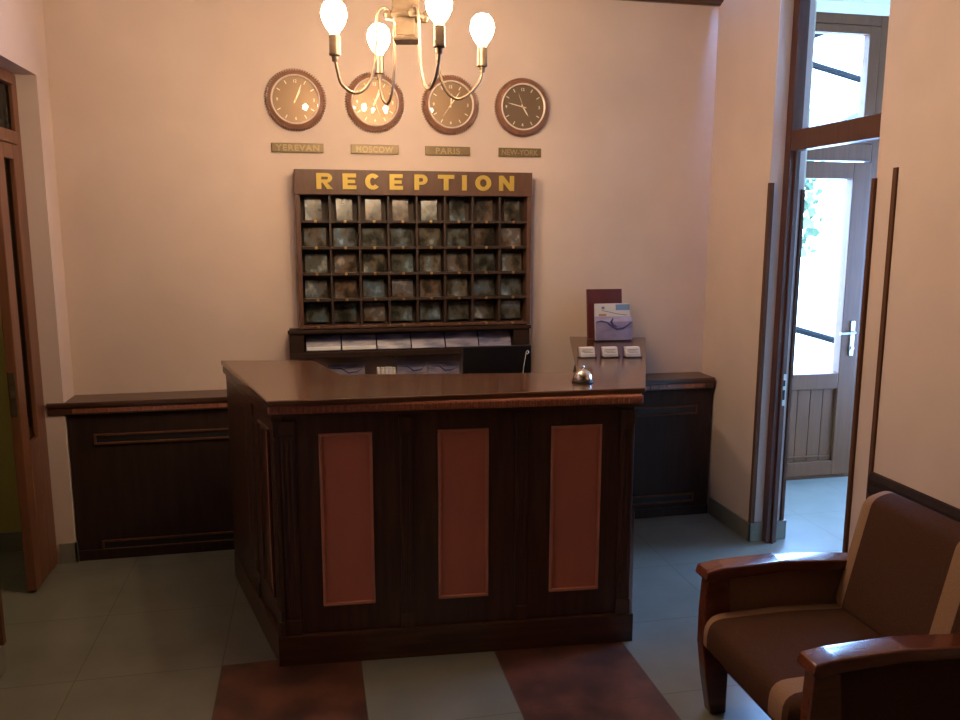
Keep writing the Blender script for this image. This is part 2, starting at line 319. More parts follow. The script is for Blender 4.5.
# skirting tiles
struct('baseboard_right', MB().box(2.173, XR, 3.593, 4.02, 0, .10, .002).box(2.173, 2.252, 3.593, 3.605, 0, .10, .002), 'skirt')
struct('baseboard_vestibule', MB().box(2.31, 2.375, 3.593, 3.605, 0, .10, .002).box(2.375, 2.387, 3.593, 4.45, 0, .10, .002), 'skirt')
struct('baseboard_right_near', MB().box(2.143, 2.155, -3.98, 2.70, 0, .10, .002).box(2.173, 2.185, 2.70, 2.86, 0, .10, .002), 'skirt')
struct('baseboard_left', MB().box(XL, XL+.012, 4.008, 4.02, 0, .10).box(-1.205, XL+.012, 4.008, 4.02, 0, .10, .002), 'skirt')
struct('baseboard_left_near', MB().box(XL, XL+.014, -3.98, 3.042, 0, .10, .002), 'skirt')
struct('baseboard_side_room', MB().box(-3.3, -1.32, 4.218, 4.23, 0, .10, .002), 'skirt')
struct('baseboard_front', MB().box(XL+.02, 2.14, -4.0, -3.988, 0, .10, .002), 'skirt')
# wooden corner strips (from the skirting to about 1.8 m)
struct('trim_2', MB().box(2.176, 2.200, 3.587, 3.609, .10, 1.81, .003), 'guard')
struct('trim_3', MB().box(2.352, 2.371, 3.593, 3.611, .10, 1.78, .003), 'guard')
struct('trim_4', MB().box(2.172, 2.195, 2.842, 2.862, .10, 1.79, .003), 'guard')
struct('trim_5', MB().box(2.146, 2.168, 2.690, 2.712, .10, 1.82, .003), 'guard')
struct('trim_6', MB().box(-1.148, -1.120, 3.022, 3.048, .10, 1.80, .003), 'guard')
struct('trim_7', MB().extr([(2.155, .55), (2.14, .555), (2.132, .575), (2.135, .60), (2.132, .625), (2.14, .65), (2.155, .65)], 'y', -3.9, 2.689), 'black_wood')
# inner door frame on the right with transom light
d1 = sroot('door_1', (2.3, 3.55, 0))
fr = MB(); fr.box(2.252, 2.310, 3.557, 3.604, 0, 2.74, .004); fr.box(2.252, 2.310, 2.851, 2.896, 0, 2.74, .004)
fr.box(2.254, 2.308, 2.896, 3.557, 1.955, 2.05, .004); fr.box(2.254, 2.308, 2.896, 3.557, 2.695, 2.74, .004)
fr.box(2.276, 2.286, 3.543, 3.558, 0.0, 1.955, .001)
struct('door_frame', fr, 'mahog', d1)
struct('transom_pane', MB().box(2.277, 2.283, 2.896, 3.557, 2.05, 2.695), 'glass', d1)
struct('strike_plate', MB().box(2.287, 2.308, 3.553, 3.5575, .72, .88, .001), 'steel', d1)
struct('strike_hole', MB().box(2.292, 2.302, 3.5505, 3.5532, .82, .85).box(2.292, 2.302, 3.5505, 3.5532, .75, .80), 'black', d1)
# outer glazed door
d2 = sroot('door_2', (3.0, 4.5, 0))
fo = MB(); fo.box(2.58, 2.635, 4.475, 4.545, 0, 2.84, .004); fo.box(3.385, 3.50, 4.475, 4.545, 0, 2.84, .004)
fo.box(2.635, 3.385, 4.475, 4.545, 2.00, 2.10, .004); fo.box(2.635, 3.385, 4.475, 4.545, 2.78, 2.84, .004); fo.box(2.635, 3.385, 4.475, 4.545, 0, .02, .003)
struct('door_frame', fo, 'brown_pvc', d2)
lf = MB()
lf.box(2.64, 2.73, 4.46, 4.53, .025, 1.99, .005); lf.box(3.26, 3.38, 4.46, 4.53, .025, 1.99, .005)
lf.box(2.73, 3.26, 4.46, 4.53, 1.89, 1.99, .005); lf.box(2.73, 3.26, 4.46, 4.53, .59, .69, .005); lf.box(2.73, 3.26, 4.46, 4.53, .025, .12, .005)
for k in range(6): x = 2.73+k*.0883; lf.box(x+.002, x+.0863, 4.478, 4.512, .12, .59, .004)
lf.box(2.742, 3.248, 4.468, 4.479, .145, .155, .002)
struct('door_leaf', lf, 'brown_pvc', d2)
struct('glass_pane', MB().box(2.73, 3.26, 4.492, 4.498, .69, 1.89), 'glass', d2)
h = MB(); h.box(3.318, 3.346, 4.452, 4.461, .80, 1.02, .003); h.tube([(3.332, 4.455, .95), (3.332, 4.425, .95), (3.325, 4.418, .95), (3.22, 4.418, .948)], .008)
h.lathe([(0, 0), (.012, 0), (.012, .012), (0, .012)], Matrix.Translation((3.332, 4.453, .85)) @ FRONT)
o = struct('door_handle', h, 'steel', d2)
w1 = sroot('window_1', (3.0, 4.5, 2.1))
struct('window_frame', MB().box(2.638, 2.70, 4.47, 4.53, 2.103, 2.777, .004).box(3.31, 3.382, 4.47, 4.53, 2.103, 2.777, .004).box(2.70, 3.31, 4.47, 4.53, 2.103, 2.15, .004).box(2.70, 3.31, 4.47, 4.53, 2.73, 2.777, .004), 'brown_pvc', w1)
struct('glass_pane', MB().box(2.70, 3.31, 4.497, 4.503, 2.15, 2.73), 'glass', w1)
# left doorway: frame, transom, narrow glazed side light and its leaf
d3 = sroot('door_3', (-1.235, 3.9, 0))
lf = MB()
lf.box(-1.262, -1.218, 3.955, 4.018, 0, 2.245, .005)          # far post against the reveal
lf.box(-1.262, -1.210, 3.035, 3.085, 0, 2.245, .005)
lf.box(-1.262, -1.210, 3.085, 3.955, 2.195, 2.245, .005)
lf.box(-1.262, -1.210, 3.085, 3.955, 1.945, 2.00, .005)
struct('door_frame', lf, 'oak', d3)
struct('transom_pane', MB().box(-1.239, -1.233, 3.085, 3.955, 2.00, 2.195), 'smoke_glass', d3)
sl = MB(); sl.box(-1.255, -1.215, 3.892, 3.954, .01, 1.943, .004); sl.box(-1.255, -1.215, 3.69, 3.775, .01, 1.943, .004)
sl.box(-1.255, -1.215, 3.775, 3.892, .01, .66, .004); sl.box(-1.255, -1.215, 3.775, 3.892, 1.88, 1.943, .004)
sl.lathe([(0, -.004), (.058, -.004), (.058, .004), (0, .004)], Matrix.Translation((-1.24, 3.8335, .66)) @ Matrix.Rotation(math.pi/2, 4, 'Y'))
struct('side_leaf', sl, 'oak', d3)
struct('side_pane', MB().box(-1.239, -1.233, 3.775, 3.892, .66, 1.88), 'smoke_glass', d3)
struct('lock_plate', MB().box(-1.247, -1.223, 3.6865, 3.6905, .80, .99, .001).box(-1.242, -1.228, 3.676, 3.6868, .88, .91, .001), 'aged_brass', d3)

# ------------------------------------------------------------------ outside the glazed door
struct('ground_outside', MB().box(-2, 14, 4.62, 16, -.12, -.02), 'ground')
t = thing('porch_canopy', 'dark metal porch canopy frame seen through the glass above outer door', 'canopy', (3.4, 5.2, 0))
cb = MB(); cb.tube([(2.5, 5.3, 2.93), (4.9, 5.3, 2.411)], .024, 8); cb.tube([(2.3, 4.9, 2.50), (3.9, 4.9, 3.07)], .035, 8)
link('brace', cb, 'out_metal', t)
link('post', MB().tube([(4.9, 5.3, -.02), (4.9, 5.3, 2.43)], .035, 8), 'out_metal', t)
link('post', MB().tube([(2.5, 5.3, -.02), (2.5, 5.3, 2.95)], .035, 8), 'out_metal', t)
t = thing('porch_railing', 'dark metal handrail sloping past the outer glazed door', 'railing', (3.6, 5.4, 0))
link('rail', MB().tube([(2.8, 5.4, 1.05), (3.497, 5.4, .862), (4.7, 5.4, .53)], .026, 8), 'out_metal', t)
for x in (2.85, 4.65): link('post', MB().tube([(x, 5.4, -.02), (x, 5.4, 1.04-(x-2.8)*.27)], .022, 8), 'out_metal', t)
o = link('garden_wall', MB().box(4.32, 8.0, 6.1, 6.3, -.02, .60, .01), 'out_yellow', at=(6.1, 6.2, -.02)); tag(o, 'low yellow garden wall beyond the handrail outside the glazed door', 'wall')
t = thing('neighbour_house', 'neighbouring house with a blue grey sloping roof seen above the inner transom', 'house', (11.6, 14, -.02))
link('wall', MB().box(9.3, 14.0, 13.2, 15.5, -.02, 3.30), 'out_wall', t)
link('roof', MB().extr([(8.60, 3.14), (14.4, 3.14), (14.4, 3.30), (11.5, 4.60)], 'y', 13.0, 15.8), 'out_roof', t)
t = thing('garden_tree', 'small leafy tree standing outside left behind the outer door glass', 'tree', (5.40, 8.6, -.02))
link('trunk', MB().tube([(5.40, 8.6, -.02), (5.43, 8.6, .8), (5.36, 8.62, 1.5), (5.40, 8.6, 2.1)], [.09, .07, .06, .03]), 'bark', t)
cr = MB()
for k in range(700):
    a = random.uniform(0, 6.28); rr = random.uniform(0.05, .42); z = random.uniform(1.3, 2.75); s = random.uniform(.025, .05)
    q = bmesh.new(); bmesh.ops.create_grid(q, x_segments=1, y_segments=1, size=s)
    cr.add(q, Matrix.Translation((5.40+rr*math.cos(a), 8.6+rr*math.sin(a), z)) @ Matrix.Rotation(random.uniform(0, 3), 4, 'X') @ Matrix.Rotation(random.uniform(0, 3), 4, 'Y'))
link('foliage', cr, 'leaf', t)

# ------------------------------------------------------------------ radiator covers along the back wall
def cover(x0, x1, label, slots, ledge0=None, closed_right=False):
    t = thing('radiator_cover', label, 'radiator cover', ((x0+x1)/2, 4.12, 0))
    Y0 = 4.035; ZT = .785
    bd = MB(); bd.box(x0, x1, Y0, YB-.002, 0, ZT-.065, .003)
    bd.box(x0, x1, Y0-.012, Y0, 0, .05, .002)
    link('body', bd, 'black_wood', t)
    tx0 = ledge0 if ledge0 is not None else x0
    link('top', MB().box(tx0, x1+(0 if closed_right else 0), Y0-.03, YB-.002 if ledge0 is None else YB-.002, ZT-.022, ZT, .005), 'wood_h', t) if ledge0 is None else \
        link('top', MB().prism([(tx0, Y0-.03), (x1, Y0-.03), (x1, YB-.002), (XL+.002, YB-.002), (XL+.002, 4.018), (tx0, 4.018)], ZT-.022, ZT, .004), 'wood_h', t)
    mo = MB(); mo.box(tx0, x1, Y0-.022, Y0+.001, ZT-.06, ZT-.023, .004)
    link('moulding', mo, 'wood_h', t)
    cv = MB(); x = x0+.03; pp = [(x0+.02, Y0-.021)]
    while x < x1-.03: pp += [(x, Y0-.0222), (x+.002, Y0-.0255), (x+.010, Y0-.0255), (x+.012, Y0-.0222)]; x += .05
    pp.append((x1-.01, Y0-.021)); cv.prism(pp, ZT-.052, ZT-.032)
    link('carved_trim', cv, 'carved', t)
    for sx0, sx1, z0, z1 in slots:
        fm = MB(); w = .011
        fm.box(sx0, sx1, Y0-.010, Y0, z1-w, z1, .003); fm.box(sx0, sx1, Y0-.010, Y0, z0, z0+w, .003)
        fm.box(sx0, sx0+w, Y0-.010, Y0, z0+w, z1-w, .002); fm.box(sx1-w, sx1, Y0-.010, Y0, z0+w, z1-w, .002)
        g = link('vent_frame', fm, 'guard', t)
        link('vent_slot', MB().box(sx0+w, sx1-w, Y0-.003, Y0+.0005, z0+w, z1-w), 'black', g)
    return t
cover(-1.130, -.10, 'long dark radiator cover with two slots, left of the reception desk', [(-1.02, -.16, .572, .625), (-1.02, -.16, .042, .095)], ledge0=-1.208)
cover(1.36, 2.168, 'short dark radiator cover with two slots, right of the reception desk', [(1.46, 2.08, .580, .632), (1.46, 2.08, .075, .127)])
t = thing('low_cabinet', 'low dark cabinet between the radiator covers behind the desk', 'cabinet', (.63, 4.1, 0))
link('body', MB().box(-.095, 1.355, 4.04, YB-.002, 0, .76, .003), 'black_wood', t)
link('top', MB().box(-.095, 1.355, 4.01, YB-.002, .762, .785, .004), 'wood_h', t)

# ------------------------------------------------------------------ reception desk
t = desk = thing('reception_desk', 'dark wooden reception desk with three terracotta panels and polished top', 'desk', (.5, 3.2, 0))
TZ = 1.01
TOP = [(-.150, 2.797), (1.212, 2.757), (1.776, 4.065), (1.384, 4.183), (1.069, 3.119), (.115, 3.263), (.012, 3.637), (-.393, 3.718)]
link('counter_top', MB().prism(TOP, TZ-.020, TZ, .005), 'top_wood', t)
A = Vector((-.130, 2.866)); B = Vector((1.183, 2.781)); Cc = Vector((-.372, 3.765)); D = Vector((1.66, 3.90))
BODY = [(A.x, A.y), (B.x, B.y), (D.x, D.y), (1.36, 3.98), (1.05, 3.16), (.14, 3.30), (.03, 3.66), (Cc.x, 3.70)]
for nm, pp in (('front_section', [(A.x, A.y), (B.x, B.y), (1.05, 3.16), (.14, 3.30)]), ('left_wing', [(A.x, A.y), (.14, 3.30), (.03, 3.66), (Cc.x, 3.70)]), ('right_wing', [(B.x, B.y), (D.x, D.y), (1.36, 3.98), (1.05, 3.16)])):
    link(nm, MB().prism(pp, .10, TZ-.066), 'wood', t)
def unit(v): v = v.copy(); v.normalize(); return v
tf = unit(B-A); nf = Vector((tf.y, -tf.x)); LF = (B-A).length
ts = unit(A-Cc); ns_ = Vector((ts.y, -ts.x)); CcS = Cc; LS = (A-Cc).length
tr = unit(D-B); nr = Vector((tr.y, -tr.x)); LR = (D-B).length
# plinth
pl = MB(); pl.obox(A, tf, nf, -.018, LF+.014, -.02, .020, 0, .115, .004); pl.obox(Vector((Cc.x, Cc.y)), ts, ns_, .06, LS+.015, -.02, .020, 0, .115, .004); pl.obox(B, tr, nr, -.01, LR, -.02, .015, 0, .115, .004)
link('plinth', pl, 'wood_h', t)
# carved strip under the top, with beads
cs = MB(); cs.obox(A, tf, nf, -.020, LF+.014, -.02, .056, TZ-.052, TZ-.021, .006); cs.obox(B, tr, nr, -.01, LR, -.02, .022, TZ-.052, TZ-.021, .006)
pp = [(0-.018, .055)]; n = 66
for k in range(n):
    a = -.008+(LF+.010)*k/(n-1); pp += [(a-.0065, .0556), (a-.0045, .0600), (a+.0045, .0600), (a+.0065, .0556)]
pp.append((LF+.012, .055))
cs.prism([(A.x+tf.x*a+nf.x*d, A.y+tf.y*a+nf.y*d) for a, d in pp], TZ-.046, TZ-.027)
link('carved_moulding', cs, 'carved', t)
sm = MB(); sm.obox(Cc, ts, ns_, .06, LS+.01, -.02, .030, TZ-.052, TZ-.021, .006); sm.obox(Cc, ts, ns_, .06, LS+.02, -.02, .018, TZ-.085, TZ-.052, .005); sm.obox(A, tf, nf, -.01, LF+.01, -.02, .034, TZ-.066, TZ-.052, .003)
link('cornice', sm, 'wood_h', t)
# pilasters
def pilaster(p, tt, nn, a0, a1, z0=.115, z1=TZ-.085):
    m = MB(); m.obox(p, tt, nn, a0, a1, -.005, .009, z0, z1, .002); w = a1-a0
    for k in range(3):
        c = a0+w*(k+.5)/3; m.obox(p, tt, nn, c-w*.09, c+w*.09, .008, .0125, z0+.10, z1-.07, .002)
    m.obox(p, tt, nn, a0-.003, a1+.003, .0, .014, z1-.055, z1, .003); m.obox(p, tt, nn, a0-.003, a1+.003, .0, .014, z0, z0+.06, .003)
    link('pilaster', m, 'wood', desk)
for a0, a1 in ((.012, .066), (.435, .478), (.862, .905), (1.262, 1.312)): pilaster(A, tf, nf, a0, a1)
for a0, a1 in ((.10, .16), (.52, .58), (.90, .95)): pilaster(CcS, ts, ns_, a0, a1)
def panel(p, tt, nn, a0, a1, z0=.222, z1=.873, trim='panel_trim'):
    m = MB(); m.obox(p, tt, nn, a0+.008, a1-.008, -.003, .003, z0+.008, z1-.008)
    o = link('panel', m, 'red_panel', desk)
    q = MB(); w = .011
    q.obox(p, tt, nn, a0, a1, -.003, .012, z1-w, z1, .003); q.obox(p, tt, nn, a0, a1, -.003, .012, z0, z0+w, .003)
    q.obox(p, tt, nn, a0, a0+w, -.003, .012, z0+w, z1-w, .003); q.obox(p, tt, nn, a1-w, a1, -.003, .012, z0+w, z1-w, .003)
    link('panel_moulding', q, trim, o)
for a0, a1 in ((.148, .337), (.573, .760), (.995, 1.188)): panel(A, tf, nf, a0, a1)
for a0, a1 in ((.25, .43), (.67, .84)): panel(CcS, ts, ns_, a0, a1, trim='mahog')  # mouldings here in a darker colour: the shade on the desk's side, painted in
link('work_surface', MB().prism([(.15, 3.31), (1.045, 3.17), (1.25, 3.72), (.06, 3.72)], .72, .745, .003), 'wood_h', t)

# ------------------------------------------------------------------ things on the desk
def bell(x, y, z):
    t = thing('service_bell', 'small chrome service bell on the right of the desk top', 'bell', (x, y, z))
    link('base', MB().lathe([(0, 0), (.040, 0), (.042, .004), (.040, .009), (.034, .011), (0, .011)], Matrix.Translation((x, y, z))), 'black', t, smooth=True)
    link('dome', MB().lathe([(.036, .012), (.037, .016), (.035, .028), (.028, .040), (.017, .048), (.005, .051), (0, .051)], Matrix.Translation((x, y, z))), 'chrome', t, smooth=True)
    link('button', MB().lathe([(0, .050), (.003, .050), (.003, .058), (.006, .059), (.0055, .064), (0, .065)], Matrix.Translation((x, y, z)), 16), 'chrome', t, smooth=True)
bell(1.020, 2.915, TZ)
# card holders
def holder(x, y, z, label):
    t = thing('card_holder', label, 'card holder', (x, y, z), 'business card holders on the desk')
    m = MB(); m.box(x-.038, x+.038, y-.022, y+.024, z, z+.004, .001); m.box(x-.038, x+.038, y-.024, y-.020, z, z+.020, .001)
    m.extr([(y-.024, z), (y+.024, z), (y+.024, z+.040), (y+.018, z+.040)], 'x', x-.040, x-.037); m.extr([(y-.024, z), (y+.024, z), (y+.024, z+.040), (y+.018, z+.040)], 'x', x+.037, x+.040)
    m.extr([(y+.022, z), (y+.026, z), (y+.034, z+.045), (y+.030, z+.045)], 'x', x-.038, x+.038)
    link('tray', m, 'acrylic', t)
    c = MB(); c.extr([(y-.015, z+.006), (y+.018, z+.006), (y+.028, z+.047), (y+.002, z+.047)], 'x', x-.034, x+.034, .001)
    k = link('card_stack', c, 'paper', t)
    g = MB()
    for zz, x0, x1 in ((.036, -.025, .025), (.030, -.028, .015), (.024, -.02, .025)):
        yy = y-.015+(zz-.006)*(.017/.041)
        g.box(x+x0, x+x1, yy-.0012, yy+.002, z+zz, z+zz+.0022)
    link('card_print', g, 'grey_print', k)
    return t
holder(1.234, 3.47, TZ, 'clear business card holder nearest the bell, left of three')
holder(1.339, 3.455, TZ, 'middle one of the three clear business card holders on the desk')
holder(1.442, 3.44, TZ, 'clear business card holder at the desk edge, right of three')
# burgundy folder leaning on the back wall
t = thing('menu_folder', 'tall burgundy folder standing upright behind the brochure stand', 'folder', (1.540, 4.07, TZ))
RX = Matrix.Translation((1.540, 4.06, TZ+.002)) @ Matrix.Rotation(math.radians(-7), 4, 'X') @ Matrix.Translation((-1.540, -4.06, -TZ))
link('cover', MB().box(1.445, 1.635, 4.045, 4.050, TZ, TZ+.262, .0015).box(1.445, 1.635, 4.062, 4.067, TZ, TZ+.262, .0015).box(1.443, 1.449, 4.045, 4.067, TZ, TZ+.262, .002).rotate(RX), 'burgundy', t)
link('pages', MB().box(1.451, 1.630, 4.051, 4.061, TZ+.004, TZ+.258).rotate(RX), 'paper', t)
# brochure stand
t = thing('brochure_stand', 'clear stand with white and lilac hotel brochures in front of burgundy folder', 'brochure stand', (1.55, 3.97, TZ))
RB = Matrix.Translation((1.55, 3.97, TZ)) @ Matrix.Rotation(math.radians(-8), 4, 'X') @ Matrix.Translation((-1.55, -3.97, -TZ))
link('stand', MB().box(1.447, 1.653, 3.940, 3.943, TZ, TZ+.10, .001).box(1.447, 1.653, 3.982, 3.985, TZ, TZ+.19, .001).box(1.447, 1.653, 3.943, 3.982, TZ, TZ+.004).rotate(RB), 'acrylic', t)
bc = link('lilac_brochure', MB().box(1.450, 1.650, 3.945, 3.960, TZ+.005, TZ+.128, .001).rotate(RB), 'brochure_pale', t)
sw = MB(); pts = [(1.452+.0, 3.9438, TZ+.100), (1.48, 3.9438, TZ+.104), (1.51, 3.9438, TZ+.098), (1.535, 3.9438, TZ+.078), (1.565, 3.9438, TZ+.062), (1.60, 3.9438, TZ+.066), (1.625, 3.9438, TZ+.08), (1.648, 3.9438, TZ+.097)]
sw.tube(pts, [.002, .005, .004, .005, .007, .006, .004, .002], 8); sw.tube([(1.545, 3.9438, TZ+.118), (1.535, 3.9438, TZ+.10), (1.545, 3.9438, TZ+.082), (1.57, 3.9438, TZ+.074)], [.003, .006, .006, .002], 8)
link('swirl_print', sw.rotate(RB), 'navy', bc)
wc = link('white_brochure', MB().box(1.455, 1.647, 3.962, 3.978, TZ+.005, TZ+.196, .001).rotate(RB), 'paper', t)
link('blue_print', MB().box(1.568, 1.645, 3.9605, 3.9625, TZ+.160, TZ+.190).rotate(RB), 'sky_print', wc)
link('grey_print', MB().tube([(1.49, 3.962, TZ+.16), (1.53, 3.962, TZ+.152), (1.58, 3.962, TZ+.14), (1.63, 3.962, TZ+.134)], .002, 6).box(1.49, 1.506, 3.9605, 3.9625, TZ+.166, TZ+.180).rotate(RB), 'grey_print', wc)
link('photo_print', MB().box(1.474, 1.515, 3.9605, 3.9625, TZ+.13, TZ+.142).rotate(RB), 'rust_print', wc)
# black monitor with its silver antenna
t = thing('computer_monitor', 'black flat monitor rising behind the desk top under the shelf end', 'monitor', (.82, 3.50, .745))
link('casing', MB().box(.660, .975, 3.487, 3.512, .83, 1.073, .006), 'screen', t)
link('stand', MB().box(.79, .84, 3.505, 3.53, .75, .93, .004).box(.72, .91, 3.44, 3.58, .745, .755, .003), 'black', t)
link('cable', MB().tube([(.935, 3.480, .94), (.938, 3.478, .98), (.944, 3.476, 1.02), (.948, 3.476, 1.045), (.955, 3.476, 1.052), (.960, 3.476, 1.043), (.953, 3.476, 1.034)], .0016, 6), 'white', t)
# brochures standing on the low cabinet behind the desk
def leaflet(x0, x1, z1, label, m='brochure'):
    xm = (x0+x1)/2
    RL = Matrix.Translation((xm, 4.13, .787)) @ Matrix.Rotation(math.radians(-10), 4, 'X') @ Matrix.Translation((-xm, -4.13, -.787))
    t = thing('leaflet', label, 'leaflet', (xm, 4.13, .786), 'leaflets standing behind the desk')
    k = link('sheet', MB().box(x0, x1, 4.125, 4.132, .787, z1, .001).rotate(RL), m, t)
    s = MB(); w = x1-x0
    s.tube([(x0+.1*w, 4.124, z1-.02), (x0+.35*w, 4.124, z1-.018), (x0+.55*w, 4.124, z1-.045), (x0+.8*w, 4.124, z1-.04), (x0+.95*w, 4.124, z1-.02)], [.002, .005, .006, .005, .002], 6)
    link('swirl_print', s.rotate(RL), 'navy', k)
leaflet(.085, .270, .905, 'violet leaflet with a dark swirl standing alone behind the desk')
leaflet(.435, .592, .905, 'violet leaflet standing next to the small white sign')
leaflet(.598, .764, .900, 'violet leaflet standing nearest the black monitor')
t = thing('price_stand', 'small white lettered block between the violet leaflets', 'sign', (.375, 4.12, .785))
for k, (w, hh) in enumerate(((.016, .10), (.018, .098), (.018, .10), (.018, .099), (.014, .096))):
    x = .33+k*.0205
    link('block', MB().box(x, x+w, 4.11, 4.125, .787, .787+hh, .003), 'white', t)

# ------------------------------------------------------------------ shelf box with brochures
t = thing('wall_shelf', 'dark open wall shelf box directly under the key rack', 'shelf', (.52, 4.1, .96))
YS = 4.075
s = MB(); s.box(-.102, 1.128, YS, YB-.002, 1.068, 1.088, .003); s.box(-.102, 1.128, YS, YB-.002, .948, .978, .003)
s.box(-.102, -.03, YS, YB-.002, .978, 1.068, .002); s.box(1.045, 1.128, YS, YB-.002, .978, 1.068, .002); s.box(-.03, 1.045, 4.17, YB-.002, .978, 1.068)
link('box', s, 'black_wood', t)
link('edge_trim', MB().box(-.108, 1.134, YS-.008, YS+.004, 1.074, 1.092, .003), 'black_wood', t)
words = ['at the left end of', 'second from the left in', 'third from the left in', 'third from the right in', 'second from the right in', 'at the right end of']
for k in range(6):
    x0 = -.022+k*.177; RL = Matrix.Translation((x0, 4.095, .98)) @ Matrix.Rotation(math.radians(-30), 4, 'X') @ Matrix.Translation((-x0, -4.095, -.98))
    t = thing('brochure', 'blue brochure lying tilted %s the shelf under the key rack' % words[k], 'brochure', (x0+.085, 4.12, .979), 'blue brochures on the shelf under the rack')
    kk = link('cover', MB().box(x0+.002, x0+.172, 4.093, 4.101, .983, 1.066 if k < 3 else 1.070, .001).rotate(RL), 'brochure', t)
    if k in (0, 1): link('white_band', MB().box(x0+.004, x0+.170, 4.0915, 4.0935, .986, 1.004).rotate(RL), 'paper', kk)

# ------------------------------------------------------------------ key rack
RX0, RX1, RZ0, RZ1, RY = -.050, 1.136, 1.094, 1.872, 4.098
HZ = 1.752
t = rack = thing('key_rack', 'brown pigeonhole key rack of forty slots under the RECEPTION lettering', 'key rack', (.54, 4.15, RZ0))
fr = MB(); fr.box(RX0, RX0+.022, RY, YB-.002, RZ0, HZ, .002); fr.box(RX1-.022, RX1, RY, YB-.002, RZ0, HZ, .002); fr.box(RX0+.022, RX1-.022, RY, YB-.002, RZ0, RZ0+.014, .002)
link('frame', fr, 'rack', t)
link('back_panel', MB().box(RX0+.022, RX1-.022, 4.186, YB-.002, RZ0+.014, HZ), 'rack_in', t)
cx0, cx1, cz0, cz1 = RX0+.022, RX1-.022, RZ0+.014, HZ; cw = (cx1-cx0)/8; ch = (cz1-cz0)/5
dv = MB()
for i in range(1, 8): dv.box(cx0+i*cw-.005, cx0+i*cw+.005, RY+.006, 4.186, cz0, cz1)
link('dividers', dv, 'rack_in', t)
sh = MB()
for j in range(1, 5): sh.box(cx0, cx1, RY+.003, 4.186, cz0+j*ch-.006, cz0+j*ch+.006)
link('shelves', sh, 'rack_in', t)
hd = link('header_board', MB().box(RX0-.002, RX1+.002, RY-.006, YB-.002, HZ, RZ1, .003), 'rack', t)
def letter(ch, cx, zb, h):
    m = MB(); y0, y1 = RY-.013, RY-.006; st = .0235
    W_ = {'R': .076, 'E': .066, 'C': .074, 'P': .066, 'T': .082, 'I': .0235, 'O': .082, 'N': .078}[ch]; x0 = cx-W_/2; x1 = cx+W_/2; bar = .0185
    P = lambda pts: m.extr([(a, zb+b_) for a, b_ in pts], 'y', y0, y1)
    def ring(cx_, cz_, rx, rz, ix, iz, a0, a1, n=28):
        out = [(cx_+rx*math.cos(math.radians(a0+(a1-a0)*k/n)), cz_+rz*math.sin(math.radians(a0+(a1-a0)*k/n))) for k in range(n+1)]
        inn = [(cx_+ix*math.cos(math.radians(a0+(a1-a0)*k/n)), cz_+iz*math.sin(math.radians(a0+(a1-a0)*k/n))) for k in range(n+1)]
        for k in range(n): P([out[k], out[k+1], inn[k+1], inn[k]])
    if ch == 'E': P([(x0, 0), (x1, 0), (x1, bar), (x0+st, bar), (x0+st, h/2-bar*.42), (x1-.006, h/2-bar*.42), (x1-.006, h/2+bar*.42), (x0+st, h/2+bar*.42), (x0+st, h-bar), (x1-.001, h-bar), (x1-.001, h), (x0, h)])
    if ch == 'I': P([(x0, 0), (x1, 0), (x1, h), (x0, h)])
    if ch == 'T': P([(cx-st/2, 0), (cx+st/2, 0), (cx+st/2, h-bar), (x1, h-bar), (x1, h), (x0, h), (x0, h-bar), (cx-st/2, h-bar)])
    if ch == 'N': P([(x0, 0), (x0+st*.92, 0), (x0+st*.92, h*.56), (x1-st*.92, 0), (x1, 0), (x1, h), (x1-st*.92, h), (x1-st*.92, h*.44), (x0+st*.92, h), (x0, h)])
    if ch == 'O': ring(cx, h/2, W_/2, h/2+.001, W_/2-st, h/2-.018, 0, 360, 36)
    if ch == 'C': ring(cx+.002, h/2, W_/2, h/2+.001, W_/2-st, h/2-.018, 40, 320, 30)
    if ch in 'RP':
        P([(x0, 0), (x0+st, 0), (x0+st, h), (x0, h)]); b0 = h*.40 if ch == 'R' else h*.34; rz = (h-b0)/2; cc = x1-rz-.004
        P([(x0+st, h-.0165), (cc, h-.0165), (cc, h), (x0+st, h)]); P([(x0+st, b0), (cc, b0), (cc, b0+.0145), (x0+st, b0+.0145)])
        ring(cc, b0+rz, rz+.004, rz, .007, rz-.0155, -90, 90, 14)
        if ch == 'R': P([(x0+st+.004, b0+.004), (x0+st+.024, b0+.004), (x1+.003, 0), (x1-.025, 0)])
    return m
for c, x in zip('RECEPTION', [.091, .212, .323, .440, .563, .690, .783, .880, 1.001]):
    link('letter', letter(c, x, 1.779, .075), 'gold', hd)
for j in range(5):
    for i in range(8):
        x = cx0+(i+.5)*cw; z = cz0+j*ch+(0 if j else -.004)
        link('number_tag', MB().lathe([(0, 0), (.0075, 0), (.0075, .003), (0, .0035)], Matrix.Translation((x, RY+.003, z)) @ FRONT, 12), 'brass', t)
rows = ['bottom', 'fourth', 'third', 'second', 'top']; cols = ['leftmost', 'second', 'third', 'fourth', 'fifth', 'sixth', 'seventh', 'rightmost']
def card_proto(w, hgt):
    m = MB(); m.box(-w/2, w/2, -.002, .002, 0, hgt, .0008)
    o = link('picture_card', m, 'card'); return o
protos = {'upright': card_proto(.080, .112), 'wide': card_proto(.108, .092)}
used = set()
